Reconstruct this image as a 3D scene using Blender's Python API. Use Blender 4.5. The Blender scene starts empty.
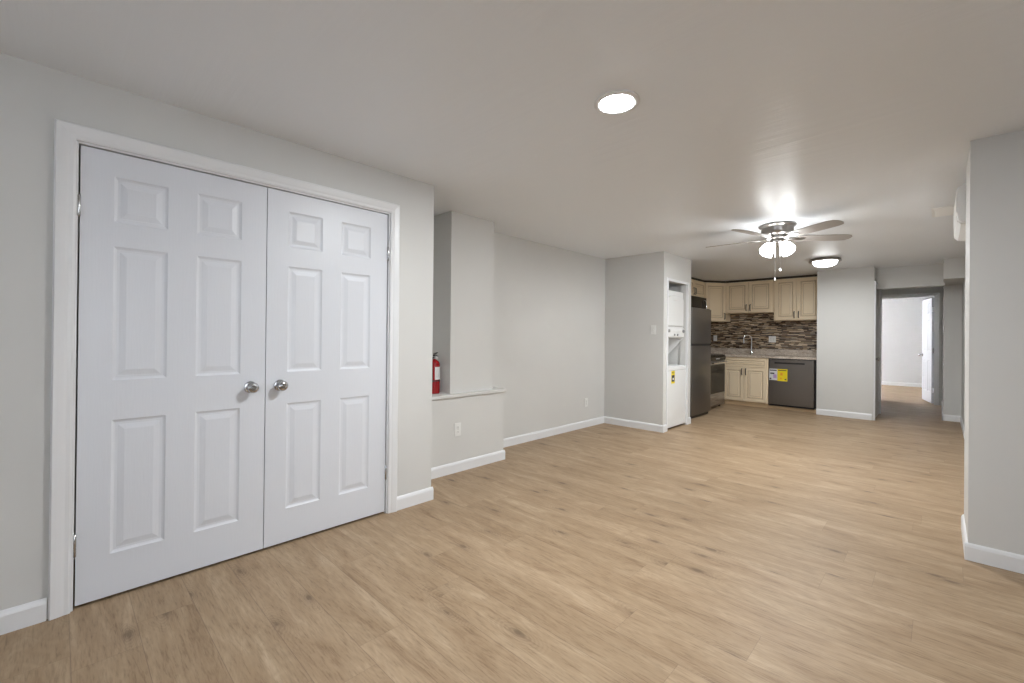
import bpy, bmesh, math, random
from mathutils import Matrix, Vector
random.seed(7)
C = bpy.context.scene.collection
S = bpy.context.scene
PI = math.pi

# ------------------------------------------------------------------ camera, world, light, exposure
cam = bpy.data.cameras.new('camera'); camo = bpy.data.objects.new('camera', cam); C.objects.link(camo)
R = Vector((0.7157770179938321, 0.6982618036073241, 0.009680606122769855))
U = Vector((-0.004423431127930855, -0.00932873571986377, 0.9999467025531539))
F = Vector((-0.6983148958520891, 0.7157816904007224, 0.0035885816376948535))
camo.matrix_world = Matrix(((R.x, U.x, -F.x, 0), (R.y, U.y, -F.y, 0), (R.z, U.z, -F.z, 1.2), (0, 0, 0, 1)))
cam.sensor_width = 36; cam.lens = 15.46871; cam.shift_x = 0.00173; cam.shift_y = -0.00646
cam.clip_start = 0.02
S.camera = camo
S.view_settings.view_transform = 'Standard'; S.view_settings.look = 'None'
S.view_settings.gamma = 1; S.view_settings.use_curve_mapping = False
S.view_settings.exposure = 1.17

w = bpy.data.worlds.new('sky'); S.world = w; w.use_nodes = True
w.node_tree.nodes['Background'].inputs[0].default_value = (0.80, 0.88, 1.0, 1)
w.node_tree.nodes['Background'].inputs[1].default_value = 1.3

def area(name, loc, rot, sx, sy, power, col=(1, 1, 1)):
    l = bpy.data.lights.new(name, 'AREA'); l.shape = 'RECTANGLE'; l.size = sx; l.size_y = sy
    l.energy = power; l.color = col
    o = bpy.data.objects.new(name, l); o.location = loc; o.rotation_euler = rot; C.objects.link(o); return o
def disc(name, loc, power, size, col=(.945, .98, 1)):
    l = bpy.data.lights.new(name, 'AREA'); l.shape = 'DISK'; l.size = size; l.energy = power; l.color = col
    o = bpy.data.objects.new(name, l); o.location = loc; C.objects.link(o); return o
def spot(name, loc, aim, power, radius, col=(.945, .98, 1)):
    l = bpy.data.lights.new(name, 'SPOT'); l.energy = power; l.spot_size = math.radians(165); l.spot_blend = .5; l.shadow_soft_size = radius; l.color = col
    o = bpy.data.objects.new(name, l); o.location = loc; o.rotation_euler = Vector(aim).to_track_quat('-Z', 'Y').to_euler(); C.objects.link(o); return o
def bulb(name, loc, power, radius, col=(.945, .98, 1)):
    l = bpy.data.lights.new(name, 'POINT'); l.energy = power; l.shadow_soft_size = radius; l.color = col
    o = bpy.data.objects.new(name, l); o.location = loc; C.objects.link(o); return o
# fill light added at two unseen windows behind and beside the camera; bedroom daylight
area('added_fill_back', (-0.6, -2.62, 1.35), (PI/2, 0, PI), 2.2, 1.3, 1.5, (.92, .96, 1))
area('added_fill_side', (2.74, -0.4, 1.35), (0, PI/2, 0), 1.3, 2.2, 14, (.92, .96, 1))
area('daylight_window_bedroom', (-3.58, 13.6, 1.35), (0, -PI/2, 0), 1.3, 1.8, 130, (.95, .97, 1))

# ------------------------------------------------------------------ materials
def mat(name, col, rough=.5, metal=0, spec=.5, emit=None, estr=0, bump=None, aniso=0):
    m = bpy.data.materials.new(name); m.use_nodes = True
    b = m.node_tree.nodes['Principled BSDF']
    b.inputs['Base Color'].default_value = (*col, 1); b.inputs['Roughness'].default_value = rough
    b.inputs['Metallic'].default_value = metal; b.inputs['Specular IOR Level'].default_value = spec
    if emit: b.inputs['Emission Color'].default_value = (*emit, 1); b.inputs['Emission Strength'].default_value = estr
    if bump:
        sc, st, vec = bump
        N = m.node_tree.nodes; L = m.node_tree.links
        tc = N.new('ShaderNodeTexCoord'); mp = N.new('ShaderNodeMapping'); mp.inputs['Scale'].default_value = vec
        nz = N.new('ShaderNodeTexNoise'); nz.inputs['Scale'].default_value = sc; nz.inputs['Detail'].default_value = 4
        bp = N.new('ShaderNodeBump'); bp.inputs['Strength'].default_value = st; bp.inputs['Distance'].default_value = .002
        L.new(tc.outputs['Object'], mp.inputs[0]); L.new(mp.outputs[0], nz.inputs['Vector'])
        L.new(nz.outputs['Fac'], bp.inputs['Height']); L.new(bp.outputs[0], b.inputs['Normal'])
    return m

class NT:
    """tiny helper to wire math nodes"""
    def __init__(s, m): s.t = m.node_tree; s.N = s.t.nodes; s.L = s.t.links; s.b = s.N['Principled BSDF']
    def put(s, sock, v):
        if hasattr(v, 'is_output'): s.L.new(v, sock)
        else: sock.default_value = v
    def m(s, op, a, b=0.0, c=None):
        n = s.N.new('ShaderNodeMath'); n.operation = op; s.put(n.inputs[0], a); s.put(n.inputs[1], b)
        if c is not None: s.put(n.inputs[2], c)
        return n.outputs[0]
    def xyz(s, x, y, z):
        n = s.N.new('ShaderNodeCombineXYZ'); s.put(n.inputs[0], x); s.put(n.inputs[1], y); s.put(n.inputs[2], z); return n.outputs[0]
    def white(s, vec):
        n = s.N.new('ShaderNodeTexWhiteNoise'); n.noise_dimensions = '3D'; s.L.new(vec, n.inputs['Vector']); return n.outputs['Value']
    def noise(s, vec, scale, detail=4, rough=.5, dist=0):
        n = s.N.new('ShaderNodeTexNoise'); s.L.new(vec, n.inputs['Vector']); n.inputs['Scale'].default_value = scale
        n.inputs['Detail'].default_value = detail; n.inputs['Roughness'].default_value = rough; n.inputs['Distortion'].default_value = dist
        return n.outputs['Fac']
    def ramp(s, fac, stops, interp='LINEAR'):
        n = s.N.new('ShaderNodeValToRGB'); s.L.new(fac, n.inputs[0]); r = n.color_ramp; r.interpolation = interp
        while len(r.elements) < len(stops): r.elements.new(.5)
        for e, (p, c) in zip(r.elements, stops): e.position = p; e.color = (*c, 1)
        return n.outputs[0]
    def mix(s, fac, a, b, mode='MIX'):
        n = s.N.new('ShaderNodeMix'); n.data_type = 'RGBA'; n.blend_type = mode
        s.put(n.inputs[0], fac); s.put(n.inputs[6], a if hasattr(a, 'is_output') else (*a, 1)); s.put(n.inputs[7], b if hasattr(b, 'is_output') else (*b, 1))
        return n.outputs[2]
    def coords(s):
        tc = s.N.new('ShaderNodeTexCoord'); sp = s.N.new('ShaderNodeSeparateXYZ'); s.L.new(tc.outputs['Object'], sp.inputs[0]); return sp.outputs
    def bump(s, h, strength, dist=.001):
        n = s.N.new('ShaderNodeBump'); n.inputs['Strength'].default_value = strength; n.inputs['Distance'].default_value = dist
        s.L.new(h, n.inputs['Height']); s.L.new(n.outputs[0], s.b.inputs['Normal'])

def floor_material():
    m = mat('oak_laminate', (.5, .36, .24), .42, spec=.16); t = NT(m)
    X, Y, Z = t.coords()
    v = t.m('DIVIDE', t.m('SUBTRACT', Y, .04), .195); row = t.m('FLOOR', v); fv = t.m('FRACT', v)
    off = t.m('MULTIPLY', t.white(t.xyz(row, 3.3, 0)), 7.0)
    u = t.m('ADD', t.m('DIVIDE', X, 1.28), off); col = t.m('FLOOR', u); fu = t.m('FRACT', u)
    pid = t.white(t.xyz(row, col, 1.7)); pid2 = t.white(t.xyz(row, col, 9.1))
    sh = t.m('MULTIPLY', pid, 40.0)
    # broad figure, fine grain, cathedral rings bending round the knots
    wx_ = t.m('ADD', t.m('MULTIPLY', X, 1.0), sh)
    n = t.N.new('ShaderNodeTexVoronoi'); n.voronoi_dimensions = '2D'; n.inputs['Scale'].default_value = 1.0
    t.L.new(t.xyz(t.m('ADD', t.m('MULTIPLY', X, 2.3), sh), t.m('ADD', t.m('MULTIPLY', Y, 5.6), sh), 0.0), n.inputs['Vector'])
    keep = t.m('GREATER_THAN', t.white(n.outputs['Position']), .60)
    wob = t.noise(t.xyz(t.m('ADD', t.m('MULTIPLY', X, 7.0), sh), t.m('MULTIPLY', Y, 24.0), 0.0), 1.0, 5, .65, .8)
    kd = t.m('ADD', n.outputs['Distance'], t.m('MULTIPLY', t.m('SUBTRACT', wob, .5), .22))
    near = t.m('MULTIPLY', keep, t.m('MAXIMUM', t.m('SUBTRACT', 1.0, t.m('MULTIPLY', n.outputs['Distance'], 2.6)), 0.0))
    vb = t.xyz(t.m('ADD', t.m('MULTIPLY', X, 1.9), sh), t.m('MULTIPLY', Y, 10.5), sh)
    broad = t.noise(vb, 1.0, 8, .66, .7)
    vg = t.xyz(t.m('ADD', t.m('MULTIPLY', X, 13.0), sh), t.m('MULTIPLY', Y, 125.0), sh)
    grain = t.noise(vg, 1.0, 4, .65, .3)
    vc = t.xyz(t.m('ADD', t.m('MULTIPLY', X, .9), sh), t.m('MULTIPLY', Y, 4.6), sh)
    cath = t.m('ADD', t.noise(vc, 1.0, 3, .5, .8), t.m('MULTIPLY', near, .35))
    rings = t.m('FRACT', t.m('MULTIPLY', cath, 22.0)); rings = t.m('ABSOLUTE', t.m('SUBTRACT', rings, .5))
    c = t.ramp(broad, [(.24, (.225, .145, .084)), (.42, (.350, .246, .153)), (.58, (.415, .303, .195)), (.76, (.515, .392, .268))])
    c = t.mix(t.m('MULTIPLY', t.m('SUBTRACT', 1.0, t.m('MULTIPLY', rings, 2.0)), t.m('ADD', .17, t.m('MULTIPLY', near, .32))), c, (.23, .155, .095))
    gd = t.ramp(grain, [(.30, (.62, .59, .56)), (.50, (1, 1, 1)), (.8, (1.14, 1.14, 1.12))])
    c = t.mix(.7, c, gd, 'MULTIPLY')
    tone = t.ramp(pid2, [(0, (.93, .92, .91)), (.5, (1.0, 1.0, 1.0)), (1, (1.05, 1.05, 1.06))])
    c = t.mix(.8, c, tone, 'MULTIPLY')
    k = t.ramp(kd, [(0.0, (1, 1, 1)), (.035, (.9, .9, .9)), (.07, (.40, .40, .40)), (.16, (.10, .10, .10)), (.26, (0, 0, 0))])
    c = t.mix(t.m('MULTIPLY', t.m('MULTIPLY', k, keep), .70), c, (.115, .076, .050))
    # seams
    s1 = t.m('LESS_THAN', t.m('MINIMUM', fv, t.m('SUBTRACT', 1.0, fv)), .0075)
    s2 = t.m('LESS_THAN', t.m('MINIMUM', fu, t.m('SUBTRACT', 1.0, fu)), .0007)
    seam = t.m('MAXIMUM', s1, s2)
    c = t.mix(t.m('MULTIPLY', seam, .42), c, (.15, .10, .07))
    t.L.new(c, t.b.inputs['Base Color'])
    rr = t.m('ADD', t.m('MULTIPLY', grain, .12), .40); t.L.new(rr, t.b.inputs['Roughness'])
    t.bump(t.m('SUBTRACT', t.m('MULTIPLY', grain, .25), seam), .25, .001)
    return m

def tile_material():
    m = mat('strip_mosaic', (.3, .25, .2), .22, spec=.6); t = NT(m)
    X, Y, Z = t.coords()
    v = t.m('DIVIDE', Z, .0150); row = t.m('FLOOR', v); fv = t.m('FRACT', v)
    off = t.m('MULTIPLY', t.white(t.xyz(row, 1.3, 0)), 9.0)
    ln = t.m('ADD', .055, t.m('MULTIPLY', t.white(t.xyz(row, 7.7, 2.0)), .07))
    u = t.m('ADD', t.m('DIVIDE', X, ln), off); col = t.m('FLOOR', u); fu = t.m('FRACT', u)
    h = t.white(t.xyz(row, col, 4.0))
    c = t.ramp(h, [(0, (.035, .022, .014)), (.18, (.090, .056, .034)), (.34, (.21, .14, .085)), (.52, (.40, .295, .19)),
                   (.70, (.14, .105, .078)), (.78, (.64, .51, .36)), (.92, (.40, .33, .25))], 'CONSTANT')
    g = t.m('MAXIMUM', t.m('LESS_THAN', fv, .07), t.m('LESS_THAN', fu, .018))
    c = t.mix(g, c, (.24, .20, .16))
    t.L.new(c, t.b.inputs['Base Color'])
    t.L.new(t.m('ADD', .12, t.m('MULTIPLY', t.white(t.xyz(row, col, 8.0)), .4)), t.b.inputs['Roughness'])
    t.bump(t.m('SUBTRACT', 1.0, g), .5, .002)
    return m

def granite_material():
    m = mat('granite', (.5, .45, .4), .16, spec=.6); t = NT(m)
    X, Y, Z = t.coords()
    p = t.xyz(X, Y, Z)
    a = t.noise(p, 55, 6, .7); b2 = t.noise(t.xyz(t.m('MULTIPLY', X, 3.0), t.m('MULTIPLY', Y, 5.0), t.m('MULTIPLY', Z, 7.0)), 2.0, 5, .6, 1.2)
    c = t.ramp(a, [(.30, (.05, .04, .035)), (.42, (.36, .29, .23)), (.55, (.64, .56, .48)), (.75, (.84, .78, .71))])
    c2 = t.ramp(b2, [(.35, (.32, .25, .19)), (.5, (.60, .51, .42)), (.65, (.78, .71, .63))])
    t.L.new(t.mix(.5, c, c2), t.b.inputs['Base Color'])
    return m

def steel_material(name, col, rough, vertical=False):
    m = mat(name, col, rough, metal=.9); t = NT(m); X, Y, Z = t.coords()
    v = t.xyz(t.m('MULTIPLY', X, 2.0), t.m('MULTIPLY', Y, 2.0), t.m('MULTIPLY', Z, 260.0))
    n = t.noise(v, 1.0, 3, .6)
    t.L.new(t.m('ADD', rough - .06, t.m('MULTIPLY', n, .12)), t.b.inputs['Roughness'])
    t.bump(n, .05, .0005)
    return m

def ceiling_material():
    m = mat('ceiling_paint', (.85, .88, .915), .40, spec=.45); t = NT(m); X, Y, Z = t.coords()
    roll = t.noise(t.xyz(t.m('MULTIPLY', X, .9), t.m('MULTIPLY', Y, 16.0), 0.0), 1.0, 4, .6, .3)
    fine = t.noise(t.xyz(X, Y, 0.0), 140, 2)
    # one drywall joint running across the room, slightly proud
    d = t.m('ABSOLUTE', t.m('SUBTRACT', Y, t.m('ADD', 2.80, t.m('MULTIPLY', X, -.10))))
    joint = t.m('MAXIMUM', t.m('SUBTRACT', 1.0, t.m('MULTIPLY', d, 25.0)), 0.0)
    joint = t.m('MULTIPLY', joint, t.m('GREATER_THAN', X, -1.0))
    h = t.m('ADD', t.m('ADD', t.m('MULTIPLY', roll, 1.0), t.m('MULTIPLY', fine, .04)), t.m('MULTIPLY', joint, .5))
    t.bump(h, .40, .006)
    return m

def wall_material(name, col, rough=.55):
    m = mat(name, col, rough, spec=.35); t = NT(m); X, Y, Z = t.coords()
    n = t.noise(t.xyz(X, Y, Z), 160, 3); big = t.noise(t.xyz(X, Y, Z), 1.3, 3)
    t.bump(n, .06, .001)
    cc = t.ramp(big, [(.3, tuple(v*.97 for v in col)), (.7, tuple(min(1, v*1.02) for v in col))])
    t.L.new(cc, t.b.inputs['Base Color'])
    return m

M = dict(
    floor=floor_material(), ceiling=ceiling_material(), tile=tile_material(), granite=granite_material(),
    wall=wall_material('wall_paint', (.655, .65, .63)), wall_far=wall_material('bedroom_paint', (.70, .70, .71)),
    closet_dark=mat('closet_interior', (.45, .44, .42), .8),
    trim=mat('trim_paint', (.785, .79, .80), .35, bump=(60, .04, (1, 1, 1))),
    door=mat('door_paint', (.72, .74, .785), .38, bump=(9, .18, (14, 14, 1.2))),
    cream=mat('cream_paint', (.88, .735, .53), .42, bump=(30, .05, (1, 1, .2))),
    gap=mat('gap_shade', (.045, .035, .028), .6, bump=(30, .05, (1, 1, 1))),  # shade of the gap above the wall cabinets, put into the colour
    glaze=mat('brown_glaze', (.46, .335, .20), .5, bump=(30, .05, (1, 1, 1))),
    plinth=mat('plinth_wood', (.58, .42, .25), .5, bump=(20, .1, (.4, 1, 6))),
    steel=steel_material('dark_stainless', (.20, .185, .172), .30),
    steel_lt=steel_material('range_stainless', (.40, .385, .37), .28),
    black=mat('black_plastic', (.012, .012, .013), .35, bump=(80, .03, (1, 1, 1))),
    glassblk=mat('black_glass', (.010, .009, .008), .25, spec=.18, bump=(3, .01, (1, 1, 1))),
    bronze=mat('oil_bronze', (.030, .024, .020), .42, metal=.2, bump=(90, .05, (1, 1, 1))),
    nickel=mat('satin_nickel', (.50, .50, .51), .20, metal=1, bump=(120, .03, (1, 1, 1))),
    fannickel=mat('brushed_nickel', (.37, .35, .33), .28, metal=1, bump=(120, .03, (1, 1, 8))),
    chrome=mat('chrome', (.85, .85, .86), .10, metal=1, bump=(50, .01, (1, 1, 1))),
    white_app=mat('appliance_enamel', (.83, .835, .83), .25, bump=(60, .02, (1, 1, 1))),
    white_panel=mat('appliance_panel', (.70, .69, .675), .45, bump=(60, .02, (1, 1, 1))),
    plastic=mat('white_plastic', (.80, .80, .78), .35, bump=(60, .02, (1, 1, 1))),
    ac=mat('unit_plastic', (.86, .86, .85), .35, bump=(60, .02, (1, 1, 1))),
    slot=mat('dark_slot', (.02, .02, .02), .6, bump=(60, .02, (1, 1, 1))),
    grey=mat('grey_plastic', (.30, .30, .30), .5, bump=(60, .02, (1, 1, 1))),
    red=mat('red_enamel', (.31, .006, .009), .22, bump=(60, .02, (1, 1, 1))),
    paper=mat('white_paper', (.72, .72, .72), .6, bump=(90, .03, (1, 1, 1))),
    yellow=mat('yellow_paper', (.85, .66, .01), .6, bump=(90, .03, (1, 1, 1))),
    ink=mat('print_ink', (.03, .03, .035), .6, bump=(90, .03, (1, 1, 1))),
    mauve=mat('mauve_ink', (.50, .36, .62), .6, bump=(90, .03, (1, 1, 1))),
    orange=mat('orange_ink', (.80, .36, .02), .6, bump=(90, .03, (1, 1, 1))),
    blade=mat('blade_veneer', (.36, .33, .305), .40, bump=(14, .1, (1, 1, 1))),
    lamp_on=mat('lit_diffuser', (.9, .9, .9), .4, emit=(.955, .985, 1), estr=110, bump=(50, .01, (1, 1, 1))),
    shade_on=mat('lit_glass_shade', (.9, .9, .9), .3, emit=(.955, .985, 1), estr=11, bump=(50, .01, (1, 1, 1))),
    bowl_on=mat('lit_glass_bowl', (.9, .9, .9), .3, emit=(.955, .985, 1), estr=6, bump=(50, .01, (1, 1, 1))),
    glass=mat('window_glass', (1, 1, 1), .02, bump=(3, .005, (1, 1, 1))),
)
M['glass'].node_tree.nodes['Principled BSDF'].inputs['Transmission Weight'].default_value = 1

# ------------------------------------------------------------------ mesh helpers
def link(name, bm, m, parent=None, bevel=0, smooth=False, loc=None, rot=None, seg=2):
    bmesh.ops.recalc_face_normals(bm, faces=bm.faces)
    me = bpy.data.meshes.new(name); bm.to_mesh(me); bm.free()
    o = bpy.data.objects.new(name, me); C.objects.link(o)
    for x in (m if isinstance(m, (list, tuple)) else [m]): me.materials.append(x)
    if parent: o.parent = parent
    if loc: o.location = loc
    if rot: o.rotation_euler = rot
    if bevel:
        b = o.modifiers.new('edge', 'BEVEL'); b.width = bevel; b.segments = seg; b.limit_method = 'ANGLE'; b.angle_limit = .6
    if smooth:
        for p in me.polygons: p.use_smooth = True
        me.set_sharp_from_angle(angle=.7)
    return o
def B(*boxes):
    bm = bmesh.new()
    for b in boxes: bx(bm, *b)
    return bm
def bx(bm, x0, x1, y0, y1, z0, z1, mi=0):
    vs = [bm.verts.new((x, y, z)) for z in (z0, z1) for y in (y0, y1) for x in (x0, x1)]
    for f in ((0, 2, 3, 1), (4, 5, 7, 6), (0, 1, 5, 4), (2, 6, 7, 3), (0, 4, 6, 2), (1, 3, 7, 5)):
        bm.faces.new([vs[i] for i in f]).material_index = mi
    return vs
def lathe(profile, n=32, axis='Z', at=(0, 0, 0), bm=None):
    """profile: list of (r, h); revolved about an axis through at"""
    bm = bm or bmesh.new(); rings = []
    def P(r, a, h):
        c, s = r*math.cos(a), r*math.sin(a)
        v = {'Z': (c, s, h), 'Y': (c, h, s), 'X': (h, c, s)}[axis]
        return (v[0]+at[0], v[1]+at[1], v[2]+at[2])
    for r, h in profile:
        if r < 1e-6: rings.append([bm.verts.new(P(0, 0, h))])
        else: rings.append([bm.verts.new(P(r, 2*PI*i/n, h)) for i in range(n)])
    for a, b in zip(rings, rings[1:]):
        for i in range(n):
            j = (i+1) % n
            if len(a) == 1 and len(b) == 1: continue
            if len(a) == 1: bm.faces.new((a[0], b[i], b[j]))
            elif len(b) == 1: bm.faces.new((a[i], a[j], b[0]))
            else: bm.faces.new((a[i], a[j], b[j], b[i]))
    return bm
def tube(pts, r, n=10, bm=None):
    bm = bm or bmesh.new(); pts = [Vector(p) for p in pts]; rings = []; up = None
    for i, p in enumerate(pts):
        d = (pts[min(i+1, len(pts)-1)] - pts[max(i-1, 0)]).normalized()
        if up is None: up = d.orthogonal().normalized()
        a = (up - d*up.dot(d)).normalized(); up = a; b = d.cross(a)
        rr = r[i] if isinstance(r, (list, tuple)) else r
        rings.append([bm.verts.new(p + (a*math.cos(2*PI*k/n) + b*math.sin(2*PI*k/n))*rr) for k in range(n)])
    for p, q in zip(rings, rings[1:]):
        for i in range(n): bm.faces.new((p[i], p[(i+1) % n], q[(i+1) % n], q[i]))
    bm.faces.new(rings[0]); bm.faces.new(rings[-1]); return bm
def prism(pts, d0, d1, axis='Y', bm=None):
    """extrude a 2D outline: axis Y -> pts are (x,z); axis X -> (y,z); axis Z -> (x,y)"""
    bm = bm or bmesh.new()
    mk = {'Y': lambda p, d: (p[0], d, p[1]), 'X': lambda p, d: (d, p[0], p[1]), 'Z': lambda p, d: (p[0], p[1], d)}[axis]
    a = [bm.verts.new(mk(p, d0)) for p in pts]; b = [bm.verts.new(mk(p, d1)) for p in pts]
    bm.faces.new(a); bm.faces.new(b)
    for i in range(len(pts)): bm.faces.new((a[i], a[(i+1) % len(pts)], b[(i+1) % len(pts)], b[i]))
    return bm
def panelled(wd, ht, panels, profile, th, both=False, mats=None):
    """slab, front at y=0 facing -y, with moulded panels; profile: list of (inset, depth, material index)"""
    bm = bmesh.new()
    def face(side):
        y0 = 0 if side < 0 else th
        g = lambda d: y0 + (d if side < 0 else -d)
        xs = sorted({0, wd, *[p[0] for p in panels], *[p[1] for p in panels]})
        zs = sorted({0, ht, *[p[2] for p in panels], *[p[3] for p in panels]})
        for x0, x1 in zip(xs, xs[1:]):
            for z0, z1 in zip(zs, zs[1:]):
                cx, cz = (x0+x1)/2, (z0+z1)/2
                if any(p[0] < cx < p[1] and p[2] < cz < p[3] for p in panels): continue
                bm.faces.new([bm.verts.new((x, y0, z)) for x, z in ((x0, z0), (x1, z0), (x1, z1), (x0, z1))])
        for a, b, c, d in panels:
            prev = [bm.verts.new((x, y0, z)) for x, z in ((a, c), (b, c), (b, d), (a, d))]
            for ins, dep, mi in profile:
                cur = [bm.verts.new((x, g(dep), z)) for x, z in ((a+ins, c+ins), (b-ins, c+ins), (b-ins, d-ins), (a+ins, d-ins))]
                for i in range(4): bm.faces.new((prev[i], prev[(i+1) % 4], cur[(i+1) % 4], cur[i])).material_index = mi
                prev = cur
            bm.faces.new(prev)
    face(-1)
    if both: face(1)
    else:
        bm.faces.new([bm.verts.new((x, th, z)) for x, z in ((0, 0), (wd, 0), (wd, ht), (0, ht))])
    for q in (((0, 0), (wd, 0)), ((wd, 0), (wd, ht)), ((wd, ht), (0, ht)), ((0, ht), (0, 0))):
        (x0, z0), (x1, z1) = q
        bm.faces.new([bm.verts.new(v) for v in ((x0, 0, z0), (x1, 0, z1), (x1, th, z1), (x0, th, z0))])
    bmesh.ops.remove_doubles(bm, verts=bm.verts, dist=1e-5)
    return bm
def info(o, label=None, cat=None, group=None, kind=None):
    if label: o['label'] = label
    if cat: o['category'] = cat
    if group: o['group'] = group
    if kind: o['kind'] = kind
    return o
def thing(name, label, cat, loc=(0, 0, 0), rz=0, group=None, kind=None):
    o = bpy.data.objects.new(name, None); C.objects.link(o); o.empty_display_size = .1
    o.location = loc; o.rotation_euler = (0, 0, rz); return info(o, label, cat, group, kind)
def struct(name, bm, m, label, cat, **k):
    return info(link(name, bm, m, **k), label, cat, kind='structure')
def copy_tree(o, parent=None):
    c = o.copy(); C.objects.link(c)
    if parent: c.parent = parent
    for ch in [x for x in C.objects if x.parent == o]: copy_tree(ch, c)
    return c

# ------------------------------------------------------------------ the room (metres; camera stands at x=0, y=0)
ZC = 2.303
XA, Y1 = -2.663, 1.914          # closet wall face and its end
XB, Y2 = -3.044, 3.040          # knee wall
XC, Y3, Y4 = -3.078, 2.403, 2.919
XD, Y5 = -3.372, 5.361
XE, Y6 = -2.510, 6.217
XG, XH, Y8 = -1.409, -0.7016, 8.4935
XF, Y7 = 0.117, 3.497
XR = 0.235
XK, YK = -3.50, 9.22

struct('floor', B((-3.9, 2.8, -2.8, 15.8, -.08, 0)), M['floor'], 'oak coloured wood plank floor with dark knots', 'floor')
struct('ceiling', B((-3.9, 2.8, -2.8, 15.8, ZC, ZC+.1)), M['ceiling'], 'glossy pale grey painted ceiling over the whole room', 'ceiling')

DY0, DY1, DH = 0.040, 1.560, 2.030      # closet opening
struct('wall_closet', B((XA-.11, XA, -2.7, DY0, 0, ZC), (XA-.11, XA, DY1, Y1, 0, ZC), (XA-.11, XA, DY0, DY1, DH, ZC),
       (XD, XA-.11, Y1-.1, Y1, 0, ZC)), M['wall'], 'beige wall around the white double closet doors', 'wall')
struct('wall_left', B((XD-.12, XD, -2.7, Y5, 0, ZC)), M['wall'], 'long pale grey left wall between the pilaster and the laundry corner', 'wall')
struct('wall_knee', B((XD, XB, Y1, Y2, 0, .660)), M['wall'], 'low half wall under the ledge beside the closet', 'wall')
struct('wall_pilaster', B((XD, XC, Y3, Y4, .690, ZC)), M['wall'], 'boxed grey pilaster rising from the ledge to the ceiling', 'wall')
struct('wall_laundry', B((XK, XE, Y5, Y5+.1, 0, ZC), (XE-.1, XE, Y5+.1, 5.477, 0, ZC), (XE-.1, XE, 6.091, Y6-.1, 0, ZC),
       (XE-.1, XE, 5.477, 6.091, 1.945, ZC), (XK, XE, Y6-.1, Y6, 0, ZC)), M['wall'], 'wall jutting out around the laundry closet opening', 'wall')
struct('wall_laundry_back', B((XK-.12, XK, Y5, Y6, 0, ZC)), M['wall'], 'rear wall inside the laundry closet', 'wall')
struct('wall_kitchen_left', B((XK-.12, XK, Y6, YK, 0, ZC)), M['wall'], 'kitchen wall behind the refrigerator and range', 'wall')
struct('wall_kitchen_back', B((XK-.12, XG, YK, YK+.12, 0, ZC)), M['wall'], 'kitchen wall behind the sink counter', 'wall')
struct('wall_kitchen_tile', B((XK, XG, YK-.010, YK, 1.011, 1.75)), M['tile'],
       'brown and beige strip mosaic backsplash behind the sink', 'backsplash')
struct('wall_kitchen_tile_left', B((XK, XK+.010, 7.4, YK-.011, 1.011, 1.75)), M['tile'], 'mosaic backsplash behind the range', 'backsplash')
struct('wall_kitchen_right', B((XG, XH, Y8, YK+.12, 0, ZC), (XH-.12, XH-.02, YK+.12, 9.50, 0, ZC)), M['wall'], 'pale wall to the right of the dishwasher', 'wall')
struct('wall_stub', B((XF, 2.6, Y7, 4.05, 0, ZC)), M['wall'], 'grey wall face at the right edge of the view', 'wall')
struct('wall_right', B((XR, XR+.12, 4.05, 9.30, 0, ZC)), M['wall'], 'right hand wall under the wall mounted air conditioner', 'wall')
struct('wall_hall_right', B((.045, XR+.12, 9.30, 11.42, 0, ZC)), M['wall'], 'narrow wall piece right of the bedroom doorway', 'wall')
struct('wall_hall_left', B((-1.1, -.87, 9.50, 11.42, 0, ZC), (-1.1, XH-.12, 9.40, 9.50, 0, ZC)), M['wall'], 'hall wall left of the bedroom doorway', 'wall')
struct('wall_hall_beam', B((XH, .05, 8.78, 8.90, 1.985, ZC)), M['wall'], 'dropped beam across the hall entrance', 'beam')
struct('wall_hall_soffit', B((.035, XR, 8.30, 9.30, 2.030, ZC)), M['wall'], 'boxed soffit under the ceiling right of the hall entrance', 'soffit')
HX0, HX1, HZ = -.830, -.070, 2.025
struct('wall_bedroom_door', B((-3.6, HX0-.03, 11.42, 11.54, 0, ZC), (HX1+.03, 2.6, 11.42, 11.54, 0, ZC), (HX0-.03, HX1+.03, 11.42, 11.54, HZ+.03, ZC)),
       M['wall'], 'wall at the end of the hall holding the bedroom doorway', 'wall')
struct('wall_bedroom_back', B((-3.6, 2.6, 15.45, 15.57, 0, ZC)), M['wall_far'], 'bright far wall of the bedroom seen through the doorway', 'wall')
struct('wall_bedroom_left', B((-3.62, -3.5, 11.54, 12.6, 0, ZC), (-3.62, -3.5, 14.6, 15.45, 0, ZC), (-3.62, -3.5, 12.6, 14.6, 0, .7), (-3.62, -3.5, 12.6, 14.6, 2.0, ZC)), M['wall_far'], 'left wall of the bedroom with a window', 'wall')
struct('wall_bedroom_right', B((2.5, 2.62, 11.54, 15.45, 0, ZC)), M['wall_far'], 'right wall of the bedroom', 'wall')
# the part of the room behind and beside the camera, with two windows added for fill light
struct('wall_rear', B((XD, -1.8, -2.6, -2.48, 0, ZC), (.6, 2.6, -2.6, -2.48, 0, ZC), (-1.8, .6, -2.6, -2.48, 0, .65), (-1.8, .6, -2.6, -2.48, 2.05, ZC)), M['wall'], 'wall behind the camera with an added wide window', 'wall')
struct('wall_side', B((2.6, 2.72, -2.6, -1.6, 0, ZC), (2.6, 2.72, .8, 4.05, 0, ZC), (2.6, 2.72, -1.6, .8, 0, .65), (2.6, 2.72, -1.6, .8, 2.05, ZC)), M['wall'], 'wall to the right of the camera with an added window', 'wall')

# ledge cap on the half wall
struct('trim_1', B((XD, XB+.016, Y1, Y2+.016, .660, .690)), M['wall'], 'painted ledge cap on the half wall', 'ledge', bevel=.004)

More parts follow.
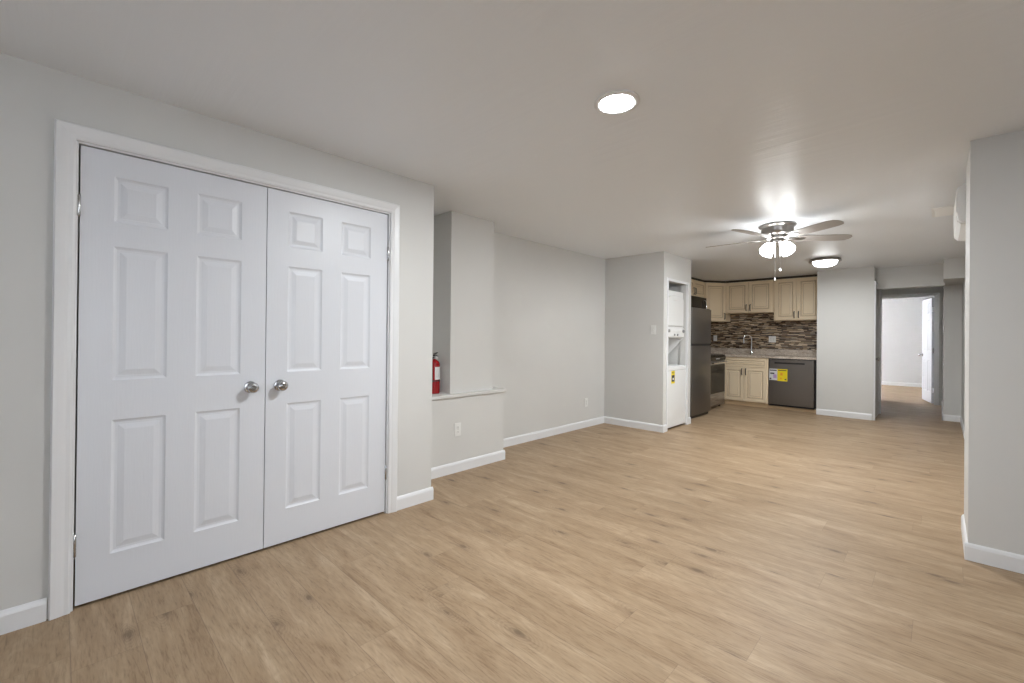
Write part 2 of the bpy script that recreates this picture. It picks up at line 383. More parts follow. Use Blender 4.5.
# baseboards: a profile swept along straight runs
BP = [(0, 0), (.013, 0), (.013, .072), (.009, .084), (.004, .090), (0, .092)]
def baseboard(name, runs, label):
    bm = bmesh.new()
    for (x0, y0), (x1, y1), (nx, ny) in runs:
        a = [bm.verts.new((x0+nx*d, y0+ny*d, h)) for d, h in BP]; b = [bm.verts.new((x1+nx*d, y1+ny*d, h)) for d, h in BP]
        bm.faces.new(a); bm.faces.new(b)
        for i in range(len(BP)): bm.faces.new((a[i], a[(i+1) % len(BP)], b[(i+1) % len(BP)], b[i]))
    return struct(name, bm, M['trim'], label, 'baseboard')
t_ = .013
baseboard('baseboard_closet_left', [((XA, -2.4), (XA, -.026), (1, 0))], 'white baseboard left of the closet door casing')
baseboard('baseboard_closet_right', [((XA, 1.612), (XA, Y1+t_), (1, 0)), ((XA, Y1), (XB+t_, Y1), (0, 1))], 'short white baseboard right of the closet door casing')
baseboard('baseboard_knee', [((XB, Y1), (XB, Y2+t_), (1, 0)), ((XB, Y2), (XD+t_, Y2), (0, 1))], 'white baseboard along the half wall under the ledge')
baseboard('baseboard_left', [((XD, Y2+t_), (XD, Y5), (1, 0))], 'white baseboard along the long left wall')
baseboard('baseboard_laundry', [((XD, Y5), (XE+t_, Y5), (0, -1)), ((XE, Y5), (XE, 5.452), (1, 0)), ((XE, 6.118), (XE, Y6), (1, 0))], 'white baseboard wrapping the laundry closet corner')
baseboard('baseboard_kitchen_right', [((XG, Y8), (XH-.02, Y8), (0, -1))], 'white baseboard under the wall right of the dishwasher')
baseboard('baseboard_stub', [((XF-t_, Y7), (2.6, Y7), (0, -1)), ((XF, Y7), (XF, 4.05), (-1, 0))], 'white baseboard around the grey wall at right')
baseboard('baseboard_right', [((XR, 4.05), (XR, 9.30), (-1, 0)), ((.03, 9.30), (XR, 9.30), (0, -1)), ((.045, 9.30-t_), (.045, 11.40), (-1, 0))], 'white baseboard along the right wall towards the hall')
baseboard('baseboard_bedroom', [((-3.5, 15.45), (2.5, 15.45), (0, -1))], 'white baseboard on the far bedroom wall')

# closet casing (mitred, moulded), jamb
def casing(name, y0, y1, zt, x, wd, label, outward=1, parent=None):
    """three-sided moulded casing round an opening in a wall facing +x; inner edge at y0..y1, zt"""
    prof = [(0, 0), (0, .010), (.008, .013), (.020, .013), (.030, .016), (.045, .019), (wd-.006, .021), (wd, .015), (wd, 0)]
    bm = bmesh.new(); rows = []
    for d, h in prof:
        rows.append([bm.verts.new(v) for v in ((x+h, y0-d, 0), (x+h, y0-d, zt+d), (x+h, y1+d, zt+d), (x+h, y1+d, 0))])
    for a, b in zip(rows, rows[1:]):
        for i in range(3): bm.faces.new((a[i], a[i+1], b[i+1], b[i]))
    for i in (0, 3): bm.faces.new([r[i] for r in rows])
    return bm
jamb = B((XA-.11, XA-.001, DY0, DY0+.012, 0, DH), (XA-.11, XA-.001, DY1-.012, DY1, 0, DH), (XA-.11, XA-.001, DY0+.012, DY1-.012, DH-.012, DH))
struct('trim_2', jamb, M['trim'], 'white jamb lining the closet opening', 'door jamb')
struct('trim_3', casing('c', DY0+.004, DY1-.004, DH-.004, XA, .066, ''), M['trim'], 'white moulded casing around the closet doors', 'door casing')

# ------------------------------------------------------------------ six panel doors
DOOR_PROF = [(.006, .004, 0), (.012, .0065, 0), (.022, .0065, 0), (.046, .0012, 0)]
def six_panels(wd, k=1.0):
    a0, a1, b0, b1 = .112/.755*wd, .312/.755*wd, .430/.755*wd, .632/.755*wd
    zz = [(.203, .805), (.985, 1.590), (1.700, 1.905)]
    return [(x0, x1, z0, z1) for x0, x1 in ((a0, a1), (b0, b1)) for z0, z1 in zz]
def knob(parent, x, z, side=-1, th=0, m='nickel'):
    s = side
    prof = [(0, 0), (.030, 0), (.032, s*.003), (.030, s*.008), (.014, s*.011), (.0115, s*.018), (.013, s*.030), (.022, s*.038),
            (.0275, s*.048), (.0275, s*.056), (.022, s*.063), (.014, s*.0655), (.012, s*.0635), (.009, s*.0635), (.007, s*.066), (0, s*.0665)]
    return link('knob', lathe(prof, 36, 'Y', (x, th, z)), M[m], parent, smooth=True)
def hinge(parent, x, z, h=.09):
    bm = lathe([(0, -h/2-.006), (.004, -h/2-.004), (.0065, -h/2), (.0065, h/2), (.004, h/2+.004), (0, h/2+.006)], 14, 'Z', (x, -.004, z))
    bx(bm, x-.005, x+.005, -.002, .030, z-h/2, z+h/2)
    return link('hinge', bm, M['nickel'], parent, smooth=True)
LW = (DY1-DY0-.024-.006*2-.004)/2
for i, (y, lab) in enumerate(((DY0+.012+.006, 'left leaf of the white six panel closet double doors'), (DY0+.012+.006+LW+.004, 'right leaf of the white six panel closet double doors'))):
    # local x -> +y, local -y -> +x
    o = link('door_%d' % (i+1), panelled(LW, DH-.012-.005-.014, [(a, b, c-.014, d-.014) for a, b, c, d in six_panels(LW)], DOOR_PROF, .035), M['door'], None,
             bevel=.0015, loc=(XA-.010, y, .014), rot=(0, 0, PI/2), seg=1)
    info(o, lab, 'door', kind='structure')
    knob(o, LW-.072 if i == 0 else .072, .898)
    for hz in (.275, 1.750): hinge(o, -.004 if i == 0 else LW+.004, hz-.014)

# bedroom door, standing open, and the hall side door
def hall_door(name, wd, loc, rz, label, knobx, hingex, hz, both=True):
    o = link(name, panelled(wd, 2.0, six_panels(wd), DOOR_PROF, .035, both), M['door'], None, bevel=.0015, loc=loc, rot=(0, 0, rz), seg=1)
    info(o, label, 'door', kind='structure')
    knob(o, knobx, .90); knob(o, knobx, .90, 1, .035)
    for z in hz: hinge(o, hingex, z)
    return o
ang = math.atan2(12.13-11.54, -.215+.105)
hall_door('door_3', .755, (-.072, 11.56, .010), math.radians(101), 'white panel door standing open into the bedroom', .70, .002, (.25, 1.0, 1.78))
casb = bmesh.new()
def flat_casing(bm, x0, x1, zt, y, wd, h):      # casing on a wall facing -y
    prof = [(0, 0), (0, .010), (.02, .013), (wd-.006, .018), (wd, .012), (wd, 0)]
    rows = [[bm.verts.new(v) for v in ((x0-d, y-k, 0), (x0-d, y-k, zt+d), (x1+d, y-k, zt+d), (x1+d, y-k, 0))] for d, k in prof]
    for a, b in zip(rows, rows[1:]):
        for i in range(3): bm.faces.new((a[i], a[i+1], b[i+1], b[i]))
    for i in (0, 3): bm.faces.new([r[i] for r in rows])
flat_casing(casb, HX0, HX1, HZ, 11.42, .066, 0)
for b in ((HX0-.03, HX0, 11.42, 11.54, 0, HZ), (HX1, HX1+.03, 11.42, 11.54, 0, HZ), (HX0-.03, HX1+.03, 11.42, 11.54, HZ, HZ+.03)): bx(casb, *b)
struct('trim_4', casb, M['trim'], 'painted frame around the bedroom doorway', 'door frame')
# side door in the hall's left wall: local x -> +y, front -> +x
o = link('door_4', panelled(.70, 2.0, six_panels(.70), DOOR_PROF, .035), M['door'], None, loc=(XH-.010, 8.60, .010), rot=(0, 0, PI/2), bevel=.0015, seg=1)
info(o, 'white door in the hall wall seen edge on', 'door', kind='structure')
knob(o, .085, .90); hinge(o, .702, .35); hinge(o, .702, 1.75)
struct('trim_5', casing('c', 8.565, 9.31, 2.02, XH, .060, ''), M['trim'], 'white casing around the hall side door', 'door casing')
# laundry opening trim
lt = bmesh.new()
for b in ((XE-.02, XE+.010, 5.452, 5.481, 0, 1.974), (XE-.02, XE+.010, 6.087, 6.118, 0, 1.974), (XE-.02, XE+.010, 5.481, 6.087, 1.941, 1.974)): bx(lt, *b)
struct('trim_6', lt, M['trim'], 'thin white trim around the laundry closet opening', 'trim', bevel=.002)
# windows: the rear and side ones are unseen, added to let in fill light
def window(name, loc, rz, wd, ht, label):
    o = thing(name, label, 'window', loc, rz, kind='structure')
    f = B((-wd/2, -wd/2+.05, -.05, .05, 0, ht), (wd/2-.05, wd/2, -.05, .05, 0, ht), (-wd/2+.05, wd/2-.05, -.05, .05, 0, .05), (-wd/2+.05, wd/2-.05, -.05, .05, ht-.05, ht), (-.02, .02, -.03, .03, .05, ht-.05))
    link('window_frame', f, M['trim'], o, bevel=.003)
    link('pane', B((-wd/2+.05, -.02, -.004, .004, .05, ht-.05), (.02, wd/2-.05, -.004, .004, .05, ht-.05)), M['glass'], o)
window('added_window_rear', (-.6, -2.54, .65), 0, 2.4, 1.4, 'wide white framed window added unseen behind the camera for fill light')
window('added_window_side', (2.66, -.4, .65), PI/2, 2.4, 1.4, 'white framed window added unseen to the right of the camera for fill light')
window('window_3', (-3.56, 13.6, .7), PI/2, 2.0, 1.3, 'white framed bedroom window')

# ------------------------------------------------------------------ electrical plates (local: x across, -y outwards, z up)
def outlet(label, loc, rz, gang=1, switch=False):
    o = thing('light_switch' if switch else 'electrical_outlet', label, 'light switch' if switch else 'outlet', loc, rz)
    wd = .070 + .046*(gang-1)
    link('cover_plate', B((-wd/2, wd/2, -.006, 0, -.0575, .0575)), M['plastic'], o, bevel=.003)
    for g in range(gang):
        cx = (g-(gang-1)/2)*.046
        if switch:
            link('toggle', prism([(-.006, -.012), (-.016, .010), (-.006, .012)], cx-.006, cx+.006, 'X'), M['plastic'], o, bevel=.001)
            link('screw', lathe([(0, -.0075), (.003, -.0072), (.0032, -.006)], 12, 'Y', (cx, 0, .03)), M['nickel'], o)
            link('screw', lathe([(0, -.0075), (.003, -.0072), (.0032, -.006)], 12, 'Y', (cx, 0, -.03)), M['nickel'], o)
        else:
            for s in (-1, 1):
                r = link('receptacle', lathe([(0, -.0085), (.0155, -.008), (.0165, -.006)], 24, 'Y', (cx, 0, s*.0195)), M['plastic'], o)
                link('slots', B((cx-.0065, cx-.0045, -.0092, -.0082, s*.0195-.001, s*.0195+.007), (cx+.0045, cx+.0065, -.0092, -.0082, s*.0195-.001, s*.0195+.006), (cx-.002, cx+.002, -.0092, -.0082, s*.0195-.009, s*.0195-.005)), M['slot'], r)
            link('screw', lathe([(0, -.0075), (.003, -.0072), (.0032, -.006)], 12, 'Y', (cx, 0, 0)), M['nickel'], o)
    return o
outlet('white duplex outlet low on the half wall under the ledge', (XB, 2.465, .374), PI/2)
outlet('white duplex outlet low on the long left wall', (XD, 4.917, .330), PI/2)
outlet('white light switch on the wall beside the laundry closet', (-2.645, Y5, 1.301), 0, switch=True)
outlet('single outlet on the mosaic backsplash left of the faucet', (-3.225, YK-.010, 1.205), 0)
outlet('double outlet on the mosaic backsplash right of the faucet', (-2.212, YK-.010, 1.195), 0, gang=2)

# ------------------------------------------------------------------ fire extinguisher on the ledge
fe = thing('fire_extinguisher', 'red fire extinguisher standing on the ledge in the wall niche', 'fire extinguisher', (-3.205, 2.325, .690), math.radians(28))
cyl = link('cylinder', lathe([(0, .004), (.040, .004), (.046, 0), (.050, .004), (.050, .25), (.047, .268), (.038, .284), (.024, .294), (.018, .30), (.018, .305), (0, .305)], 32), M['red'], fe, smooth=True)
link('label', lathe([(.0505, .125), (.0507, .126), (.0507, .235), (.0505, .236)], 32), M['paper'], cyl).data.polygons
# keep the label to the front half only
me = cyl.children[0].data; bm = bmesh.new(); bm.from_mesh(me)
bmesh.ops.delete(bm, geom=[f for f in bm.faces if f.calc_center_median().x < .026], context='FACES'); bm.to_mesh(me); bm.free()
link('band', lathe([(.0503, .108), (.0512, .109), (.0512, .119), (.0503, .120)], 32), M['black'], cyl)
link('valve', lathe([(0, .30), (.016, .30), (.016, .322), (.011, .326), (.011, .336), (0, .336)], 20), M['grey'], fe, smooth=True)
link('gauge', lathe([(0, .014), (.014, .016), (.014, .026), (.011, .0275), (0, .0275)], 20, 'X', (0, 0, .314)), M['paper'], fe, smooth=True)
link('handle', prism([(-.012, .330), (.012, .332), (.062, .322), (.066, .328), (.012, .342), (-.012, .342)], -.009, .009, 'X'), M['black'], fe, bevel=.002)
link('lever', prism([(-.010, .344), (.014, .346), (.060, .356), (.058, .362), (.010, .354), (-.010, .352)], -.008, .008, 'X'), M['black'], fe, bevel=.002)
link('hose', tube([(0, -.012, .318), (0, -.035, .316), (0, -.054, .29), (.004, -.060, .24), (.006, -.060, .16), (.006, -.059, .10)], [.007, .007, .007, .007, .008, .010], 10), M['black'], fe, smooth=True)

# ------------------------------------------------------------------ ceiling lights, fan
rl = thing('recessed_light', 'round white recessed downlight glowing in the ceiling near the closet', 'ceiling light', (-1.088, 1.815, ZC))
link('trim_ring', lathe([(.104, 0), (.106, -.004), (.100, -.008), (.082, -.010), (.076, -.006), (.074, 0)], 48), M['trim'], rl, smooth=True)
link('lens', lathe([(0, -.016), (.030, -.015), (.052, -.012), (.066, -.0075), (.0735, -.002), (.0740, -.0005)], 48), M['lamp_on'], rl, smooth=True)
disc('recessed_bulb', (-1.088, 1.815, ZC-.018), 15, .13)

fl = thing('flush_mount_light', 'lit flush mount dome light with a nickel rim beyond the fan', 'ceiling light', (-1.125, 7.30, ZC))
link('pan', lathe([(0, 0), (.158, 0), (.176, -.010), (.186, -.030), (.184, -.040), (.172, -.044), (.144, -.036), (0, -.030)], 48), M['fannickel'], fl, smooth=True)
link('glass_bowl', lathe([(.142, -.034), (.140, -.045), (.130, -.072), (.108, -.092), (.068, -.105), (0, -.110)], 48), M['bowl_on'], fl, smooth=True)
link('finial', lathe([(0, -.108), (.007, -.110), (.009, -.116), (.005, -.122), (0, -.126)], 16), M['fannickel'], fl, smooth=True)
disc('flush_mount_bulb', (-1.125, 7.30, ZC-.130), 9, .26)

fan = thing('ceiling_fan', 'brushed nickel ceiling fan with lit glass shades and pull chains', 'ceiling fan', (-1.13, 4.85, ZC))
link('housing', lathe([(0, 0), (.150, 0), (.160, -.006), (.160, -.016), (.146, -.022), (.138, -.030), (.136, -.070), (.124, -.095), (.100, -.108), (0, -.108)], 48), M['fannickel'], fan, smooth=True)
link('motor_hub', lathe([(0, -.106), (.092, -.108), (.098, -.116), (.096, -.132), (.078, -.140), (0, -.140)], 40), M['fannickel'], fan, smooth=True)
link('light_fitter', lathe([(0, -.139), (.050, -.140), (.064, -.148), (.066, -.168), (.058, -.182), (.036, -.190), (0, -.192)], 36), M['fannickel'], fan, smooth=True)
for k in range(5):
    a = math.radians(38 + 72*k)
    bm = bmesh.new()
    outl = [(.175, .050), (.24, .060), (.45, .068), (.58, .068), (.635, .058), (.658, .030), (.663, 0)]
    top = [(x, y) for x, y in outl] + [(x, -y) for x, y in reversed(outl[:-1])]
    prism(top, -.003, .003, 'Z', bm)
    bmesh.ops.rotate(bm, verts=bm.verts, cent=(0, 0, 0), matrix=Matrix.Rotation(math.radians(-11), 3, 'X'))
    bl = link('blade', bm, M['blade'], fan, bevel=.0015, loc=(0, 0, -.128), rot=(0, 0, a))
    bi = bmesh.new()
    prism([(.085, .016), (.14, .013), (.185, .034), (.235, .030), (.255, 0), (.235, -.030), (.185, -.034), (.14, -.013), (.085, -.016)], -.010, -.004, 'Z', bi)
    bmesh.ops.rotate(bi, verts=bi.verts, cent=(0, 0, 0), matrix=Matrix.Rotation(math.radians(-11), 3, 'X'))
    link('blade_arm', bi, M['fannickel'], bl, bevel=.001)
for k in range(4):
    a = math.radians(-76.9 + 45 + 90*k)
    d = Vector((math.cos(a), math.sin(a), 0)); tilt = math.radians(38)
    ax = (d*math.sin(tilt) + Vector((0, 0, -1))*math.cos(tilt))
    p0 = Vector((0, 0, -.172)) + d*.066
    link('lamp_arm', tube([Vector((0, 0, -.165)) + d*.045, p0, p0 + ax*.028], [.010, .011, .019], 14), M['fannickel'], fan, smooth=True)
    prof = [(.020, .018), (.030, .026), (.046, .050), (.056, .080), (.059, .108), (.062, .122), (.058, .122), (.053, .105), (.048, .075), (.036, .050), (.018, .030), (0, .028)]
    bm = lathe([(q*.90, h*.95) for q, h in prof], 28)
    rotm = Vector((0, 0, 1)).rotation_difference(ax).to_matrix()
    bmesh.ops.rotate(bm, verts=bm.verts, cent=(0, 0, 0), matrix=rotm); bmesh.ops.translate(bm, verts=bm.verts, vec=p0)
    link('lamp_shade', bm, M['shade_on'], fan, smooth=True)
    spot('fan_bulb', p0 + ax*.125 + Vector((-1.13, 4.85, ZC)), ax + Vector((0, 0, -.6)), 16, .045)
for (dx, dy, z1) in ((-.010, -.030, -.515), (.036, -.040, -.430)):
    c = link('pull_chain', tube([(dx, dy, -.178), (dx, dy, z1)], .0022, 6), M['nickel'], fan)
    link('chain_pull', lathe([(0, z1+.006), (.004, z1), (.0065, z1-.014), (.005, z1-.022), (0, z1-.025)], 12, 'Z', (dx, dy, 0)), M['plastic'], c, smooth=True)

# ceiling register and mini split on the right wall
cv = thing('ceiling_vent', 'small white louvred vent on the ceiling beside the air conditioner', 'vent', (.022, 5.25, ZC))
link('vent_frame', B((-.075, .075, -.17, -.145, -.008, 0), (-.075, .075, .145, .17, -.008, 0), (-.075, -.055, -.145, .145, -.008, 0), (.055, .075, -.145, .145, -.008, 0)), M['ac'], cv, bevel=.002)
vb = bmesh.new()
for k in range(9):
    y = -.128+k*.032
    prism([(y-.012, -.002), (y-.010, 0), (y+.012, -.012), (y+.010, -.014)], -.055, .055, 'X', vb)
link('louvres', vb, M['ac'], cv)
ac = thing('wall_air_conditioner', 'white wall mounted air conditioner sticking out past the grey wall edge', 'air conditioner', (XR, 4.48, 1.965))
prf = [(0, 0), (-.085, 0), (-.135, .010), (-.152, .028), (-.156, .060), (-.157, .215), (-.152, .238), (-.110, .264), (-.050, .288), (0, .290)]
link('case', prism(prf, -.385, .385, 'Y'), M['ac'], ac, bevel=.006)
link('louvre_flap', prism([(-.084, -.002), (-.136, .0085), (-.1535, .0275), (-.1575, .060), (-.160, .060), (-.156, .026), (-.137, .005), (-.084, -.006)], -.34, .34, 'Y'), M['plastic'], ac)
link('front_panel', prism([(-.1568, .075), (-.1605, .078), (-.1615, .212), (-.156, .236), (-.153, .236), (-.1575, .212)], -.38, .38, 'Y'), M['ac'], ac)

# ------------------------------------------------------------------ stacked washer and dryer (front faces +x; local x -> +y)
LD = thing('laundry_centre', 'white stacked washer and dryer in the laundry closet', 'washer dryer', (XE-.006, 5.512, 0), PI/2)
W = .566
link('washer_body', B((0, W+.006, 0, .60, .025, .815)), M['white_app'], LD, bevel=.008)
for x in (.04, W-.04):
    for y in (.05, .55): link('foot', lathe([(0, 0), (.02, 0), (.02, .012), (.012, .014), (.012, .027), (0, .027)], 16, 'Z', (x, y, 0)), M['grey'], LD)
link('washer_lid', prism([(.02, .815), (.02, .826), (.30, .838), (.31, .815)], .03, W-.03, 'X'), M['white_app'], LD, bevel=.004)
lb = link('energy_label', B((.10, .205, -.0015, 0, .60, .765)), M['yellow'], LD)
link('label_print', B((.11, .195, -.0022, -.0015, .625, .71), (.115, .19, -.0022, -.0015, .735, .742), (.115, .17, -.0022, -.0015, .748, .753)), M['ink'], lb)
link('label_window', B((.135, .175, -.0028, -.0022, .645, .675)), M['paper'], lb)
link('seam', B((.004, W-.004, -.0008, 0, .770, .774)), M['grey'], LD)
# recess back and sloping side brackets between washer and dryer
link('back_panel', B((0, W, .36, .60, .815, 1.20)), M['white_panel'], LD)
for x in (0, W-.012):
    link('side_bracket', prism([(.04, 1.20), (.36, .86), (.36, 1.20)], x, x+.012, 'X'), M['white_app'], LD, bevel=.002)
link('dryer_body', B((0, W, .045, .60, 1.20, 1.835)), M['white_app'], LD, bevel=.008)
dd = link('dryer_door', prism([(.045, 1.36), (W-.045, 1.36), (W-.045, 1.735), (W*.75, 1.765), (W*.5, 1.775), (W*.25, 1.765), (.045, 1.735)], .020, .046, 'Y'), M['white_app'], LD, bevel=.008)
link('door_grip', B((W*.35, W*.65, .014, .022, 1.700, 1.715)), M['white_panel'], dd, bevel=.004)
cp = link('control_panel', prism([(.046, 1.205), (.028, 1.215), (.022, 1.30), (.030, 1.335), (.046, 1.335)], .004, W-.004, 'X'), M['white_app'], LD, bevel=.004)
for x, r in ((.055, .022), (W-.055, .022)): link('dial', lathe([(0, .002), (r*.8, .003), (r, .012), (r, .026), (0, .026)], 20, 'Y', (x, 0, 1.295)), M['grey'], cp, smooth=True)
for x in (W*.42, W*.58): link('button', lathe([(0, .010), (.012, .011), (.014, .028), (0, .028)], 16, 'Y', (x, 0, 1.245)), M['grey'], cp, smooth=True)

# ------------------------------------------------------------------ refrigerator (front +x)
FR = thing('refrigerator', 'dark stainless top freezer refrigerator standing beside the laundry closet', 'refrigerator', (-2.585, 6.465, 0), PI/2)
fw = .765
link('cabinet', B((.004, fw-.004, .075, .70, .03, 1.655)), M['steel'], FR, bevel=.004)
def curved(x0, x1, z0, z1, th=.065, bow=.010):
    n = 10; pts = [(x0+(x1-x0)*i/n, .012-bow*(1-(2*i/n-1)**2)) for i in range(n+1)]
    return prism([(x0, th), *pts, (x1, th)], z0, z1, 'Z')
fz = link('freezer_door', curved(0, fw, 1.120, 1.655), M['steel'], FR, bevel=.004, smooth=True)
fd = link('fridge_door', curved(0, fw, .055, 1.085), M['steel'], FR, bevel=.004, smooth=True)
link('pocket_handle', B((.01, fw-.01, .024, .060, 1.0855, 1.1195)), M['black'], FR)
link('hinge_cover', B((fw-.10, fw-.02, .03, .13, 1.655, 1.665)), M['black'], FR, bevel=.004)
link('kick_grille', B((.03, fw-.03, .035, .075, .012, .050)), M['black'], FR)
for x in (.06, fw-.06):
    for y in (.09, .64): link('foot', lathe([(0, 0), (.018, 0), (.018, .012), (.010, .03), (0, .03)], 14, 'Z', (x, y, 0)), M['black'], FR)

# ------------------------------------------------------------------ range (front +x)
RG = thing('electric_range', 'stainless range with a black glass oven door between refrigerator and sink', 'range', (-2.735, 7.54, 0), PI/2)
rw = .758
link('body', B((.004, rw-.004, .035, .66, .04, .895)), M['steel_lt'], RG, bevel=.003)
ct = link('cooktop', B((0, rw, .0, .66, .895, .915)), M['glassblk'], RG, bevel=.004)
for x, y, r in ((.20, .18, .095), (.56, .18, .075), (.20, .48, .075), (.56, .48, .095)): link('burner_ring', lathe([(r-.003, .9152), (r-.003, .9158), (r, .9158), (r, .9152)], 32, 'Z', (x, y, 0)), M['grey'], ct)
link('control_panel', prism([(.0, .895), (-.012, .880), (-.004, .820), (.035, .820), (.035, .895)], 0, rw, 'X'), M['glassblk'], RG, bevel=.002)
link('display', B((rw*.38, rw*.62, -.0095, -.004, .842, .862)), M['grey'], RG)
od = link('oven_door', B((.003, rw-.003, .0, .034, .235, .812)), M['steel_lt'], RG, bevel=.004)
link('oven_window', B((.022, rw-.022, -.004, .002, .262, .752)), M['glassblk'], od, bevel=.003)
bm = tube([(.05, -.050, .786), (rw-.05, -.050, .786)], .012, 14)
for x in (.075, rw-.075): tube([(x, 0, .786), (x, -.046, .786)], .009, 10, bm)
link('door_handle', bm, M['chrome'], od, smooth=True)
link('storage_drawer', B((.003, rw-.003, .004, .034, .045, .228)), M['steel_lt'], RG, bevel=.004)
for x in (.05, rw-.05):
    for y in (.08, .60): link('foot', lathe([(0, 0), (.018, 0), (.018, .04), (0, .04)], 14, 'Z', (x, y, 0)), M['black'], RG)

# microwave above the range, under the short wall cabinet
MW = thing('microwave_oven', 'black over the range microwave peeking above the refrigerator', 'microwave', (-3.10, 7.63, 1.545), PI/2)
mw = .755
link('case', B((0, mw, .02, .39, 0, .405)), M['black'], MW, bevel=.004)
md = link('door', B((0, .60, 0, .022, .035, .400)), M['glassblk'], MW, bevel=.003)
link('control_panel', B((.603, mw, 0, .022, .035, .400)), M['glassblk'], MW, bevel=.003)
link('handle', tube([(.66, 0, .09), (.66, -.030, .11), (.66, -.036, .22), (.66, -.030, .33), (.66, 0, .35)], .009, 12), M['chrome'], md, smooth=True)
link('vent_strip', B((0, mw, .003, .022, .004, .031)), M['black'], MW)

# ------------------------------------------------------------------ cabinets (front at y=0 facing -y)
CAB_PROF = [(.003, .003, 1), (.008, .004, 0), (.014, .007, 1), (.018, .008, 0), (.040, .003, 0), (.044, .0035, 1)]
def cab_door(parent, x0, x1, z0, z1, hx, hz, name='door', stile=.055):
    d = link(name, panelled(x1-x0, z1-z0, [(stile, x1-x0-stile, stile, z1-z0-stile)], CAB_PROF, .020), [M['cream'], M['glaze']], parent, loc=(x0, -.020, z0), bevel=.002, seg=1)
    if hx is not None:
        bm = tube([(hx, 0, hz-.055), (hx, -.026, hz-.055), (hx, -.030, hz-.045), (hx, -.030, hz+.045), (hx, -.026, hz+.055), (hx, 0, hz+.055)], [.006, .006, .0075, .0075, .006, .006], 10)
        link('handle', bm, M['bronze'], d, smooth=True)
    return d
def wall_cab(label, loc, rz, wd, ht, dp, doors, filler=True):
    o = thing('wall_cabinet', label, 'cabinet', loc, rz, 'cream kitchen wall cabinets')
    link('carcass', B((0, wd, 0, dp, 0, ht)), M['cream'], o, bevel=.001)
    link('top_gap_shade', B((.004, wd-.004, .004, dp, ht, ZC-loc[2]-.002)), M['gap'], o)  # dark strip painting the shaded gap under the ceiling
    n = len(doors)
    for x0, x1, side in doors:
        hx = {'L': .030, 'R': x1-x0-.030}[side]
        cab_door(o, x0, x1, .012, ht-.012, hx, .085)
    return o
TOP = 2.265
YU = 8.93
wall_cab('cream double door wall cabinet above the dishwasher, the longer one', (-2.125, YU, 1.530), 0, .705, TOP-1.530, .278, [(.020, .350, 'R'), (.355, .690, 'L')])
wall_cab('cream double door wall cabinet above the sink, the shorter one', (-2.940, YU, 1.680), 0, .810, TOP-1.680, .278, [(.012, .402, 'R'), (.408, .796, 'L')])
wall_cab('small cream cabinet over the microwave, left of the corner cabinet', (-3.20, 7.63, 1.955), PI/2, .905, TOP-1.955, .288, [(.012, .375, 'R'), (.38, .885, 'L')])
# diagonal corner cabinet: pentagon carcass with one door
cc = thing('wall_cabinet', 'tall pale cabinet set across the kitchen corner', 'cabinet', (0, 0, 1.530), 0, 'cream kitchen wall cabinets')
A_, B_ = Vector((-3.20, 8.545)), Vector((-2.945, YU-.002))
link('carcass', prism([(A_.x, A_.y), (B_.x, B_.y), (B_.x, YK-.012), (XK+.012, YK-.012), (XK+.012, A_.y)], 0, TOP-1.53, 'Z'), M['cream'], cc, bevel=.001)
link('top_gap_shade', prism([(A_.x-.004, A_.y+.006), (B_.x-.006, B_.y+.006), (B_.x-.006, YK-.014), (XK+.014, YK-.014), (XK+.014, A_.y+.006)], TOP-1.53, ZC-1.532, 'Z'), M['gap'], cc)
dv = (B_-A_); ln = dv.length; an = math.atan2(dv.y, dv.x)
d = cab_door(cc, .010, ln-.010, .012, TOP-1.53-.012, ln-.020-.035, .085)
nrm = Vector((math.sin(an), -math.cos(an)))
d.location = (A_.x + dv.x/ln*.010 + nrm.x*.020, A_.y + dv.y/ln*.010 + nrm.y*.020, .012); d.rotation_euler = (0, 0, an)

# base run
YB = 8.60
bc = thing('base_cabinet', 'cream sink base cabinet with two doors below a false drawer front', 'cabinet', (-2.86, YB, 0))
bw = .735
link('carcass', B((0, bw, 0, .58, .075, .868), (-.55, 0, .02, .58, .075, .868)), M['cream'], bc, bevel=.001)
cab_door(bc, .012, bw-.020, .700, .845, None, 0, 'drawer_front', .030)
cab_door(bc, .012, .352, .090, .690, .340-.030, .52)
cab_door(bc, .357, bw-.020, .090, .690, .030, .52)
struct('trim_7', B((-2.85, -1.42, YB+.022, YB+.037, 0, .054), (-2.85, -2.13, YB+.022, YB+.037, .054, .074)), M['plinth'], 'pale wood kick board under the sink cabinet and dishwasher', 'kick board')

DW = thing('dishwasher', 'dark stainless dishwasher with two paper stickers right of the sink cabinet', 'dishwasher', (-2.117, YB, 0))
dw = .690
link('tub', B((.006, dw-.006, .03, .58, .0765, .866)), M['black'], DW)
dd = link('door', B((.008, dw-.030, -.020, .028, .085, .852)), M['steel'], DW, bevel=.004)
link('pocket_handle', B((.090, .530, -.0215, -.010, .778, .806)), M['black'], dd, bevel=.003)
link('toe_plate', B((.012, dw-.030, -.016, .030, .056, .083)), M['black'], DW)
p1 = link('white_sticker', B((.012, .135, -.0215, -.020, .495, .690)), M['paper'], dd)
for b in ((.022, .125, -.0222, -.0215, .655, .672), (.030, .090, -.0222, -.0215, .600, .622), (.020, .045, -.0222, -.0215, .508, .532)): link('sticker_print', B(b), M['ink'], p1)
link('sticker_print', B((.075, .125, -.0222, -.0215, .530, .595)), M['mauve'], p1)
info(p1, 'white sticker')
p2 = link('yellow_sticker', B((.136, .285, -.0215, -.020, .485, .690)), M['yellow'], dd)
for b in ((.150, .270, -.0222, -.0215, .660, .674), (.245, .270, -.0222, -.0215, .505, .525)): link('sticker_print', B(b), M['ink'], p2)
for b in ((.180, .215, -.0222, -.0215, .580, .625), (.180, .200, -.0222, -.0215, .515, .545)): link('sticker_print', B(b), M['orange'], p2)
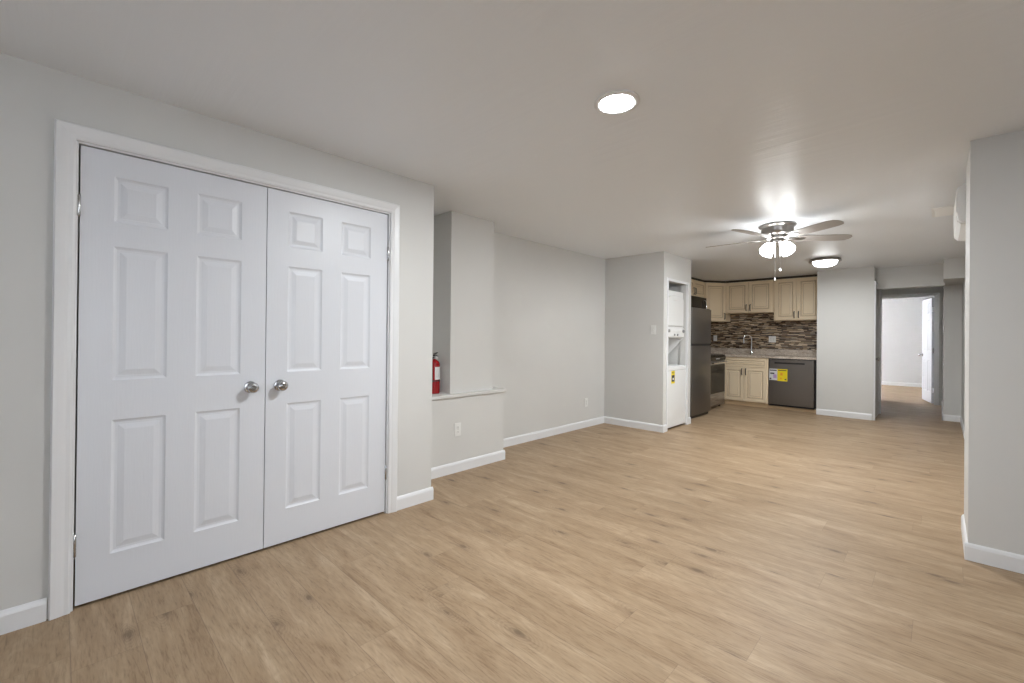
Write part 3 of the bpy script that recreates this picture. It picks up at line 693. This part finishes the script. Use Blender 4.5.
info(p2, 'yellow energy sticker')

# countertop with sink cut-out and granite upstand
sx0, sx1, sy0, sy1 = -2.79, -2.28, 8.70, 9.06
link_ct = B((-2.86, XG-.002, YB-.035, sy0, .868, .905), (-2.86, XG-.002, sy1, YK-.002, .868, .905), (-2.86, sx0, sy0, sy1, .868, .905), (sx1, XG-.002, sy0, sy1, .868, .905),
            (XK+.002, -2.86, 8.30, YK-.002, .868, .905))
struct('trim_8', B((XK+.002, XG-.002, YK-.022, YK-.001, .906, 1.010)), M['granite'], 'low granite upstand between the countertop and the mosaic', 'upstand')
info(link('countertop', link_ct, M['granite']), 'speckled granite countertop over the sink cabinet and dishwasher', 'countertop')
sk = thing('kitchen_sink', 'undermount stainless sink set in the granite counter', 'sink', (0, 0, 0))
bm = B((sx0-.012, sx0, sy0-.012, sy1+.012, .70, .867), (sx1, sx1+.012, sy0-.012, sy1+.012, .70, .867), (sx0, sx1, sy0-.012, sy0, .70, .867), (sx0, sx1, sy1, sy1+.012, .70, .867), (sx0-.012, sx1+.012, sy0-.012, sy1+.012, .690, .70))
link('basin', bm, M['steel_lt'], sk)
link('drain', lathe([(0, .702), (.035, .702), (.042, .704), (.044, .701)], 24, 'Z', (-2.535, 8.88, 0)), M['chrome'], sk, smooth=True)
fc = thing('kitchen_faucet', 'tall chrome faucet standing behind the sink', 'faucet', (-2.535, 9.115, .905))
link('base', lathe([(0, 0), (.028, 0), (.028, .008), (.020, .018), (.017, .07), (0, .07)], 24), M['chrome'], fc, smooth=True)
arc = [(0, 0, .06), (0, 0, .30)] + [(-.055*(1-math.cos(t)), -.045*(1-math.cos(t)), .30+.060*math.sin(t)) for t in [PI*i/10 for i in range(1, 11)]] + [(-.110, -.090, .26)]
link('spout', tube(arc, .0125, 14), M['chrome'], fc, smooth=True)
link('spray_head', tube([(-.110, -.090, .275), (-.110, -.090, .25), (-.110, -.090, .215)], [.0135, .018, .019], 14), M['chrome'], fc, smooth=True)
link('lever', tube([(.015, 0, .055), (.045, -.01, .075), (.085, -.02, .12)], [.010, .008, .006], 10), M['chrome'], fc, smooth=True)
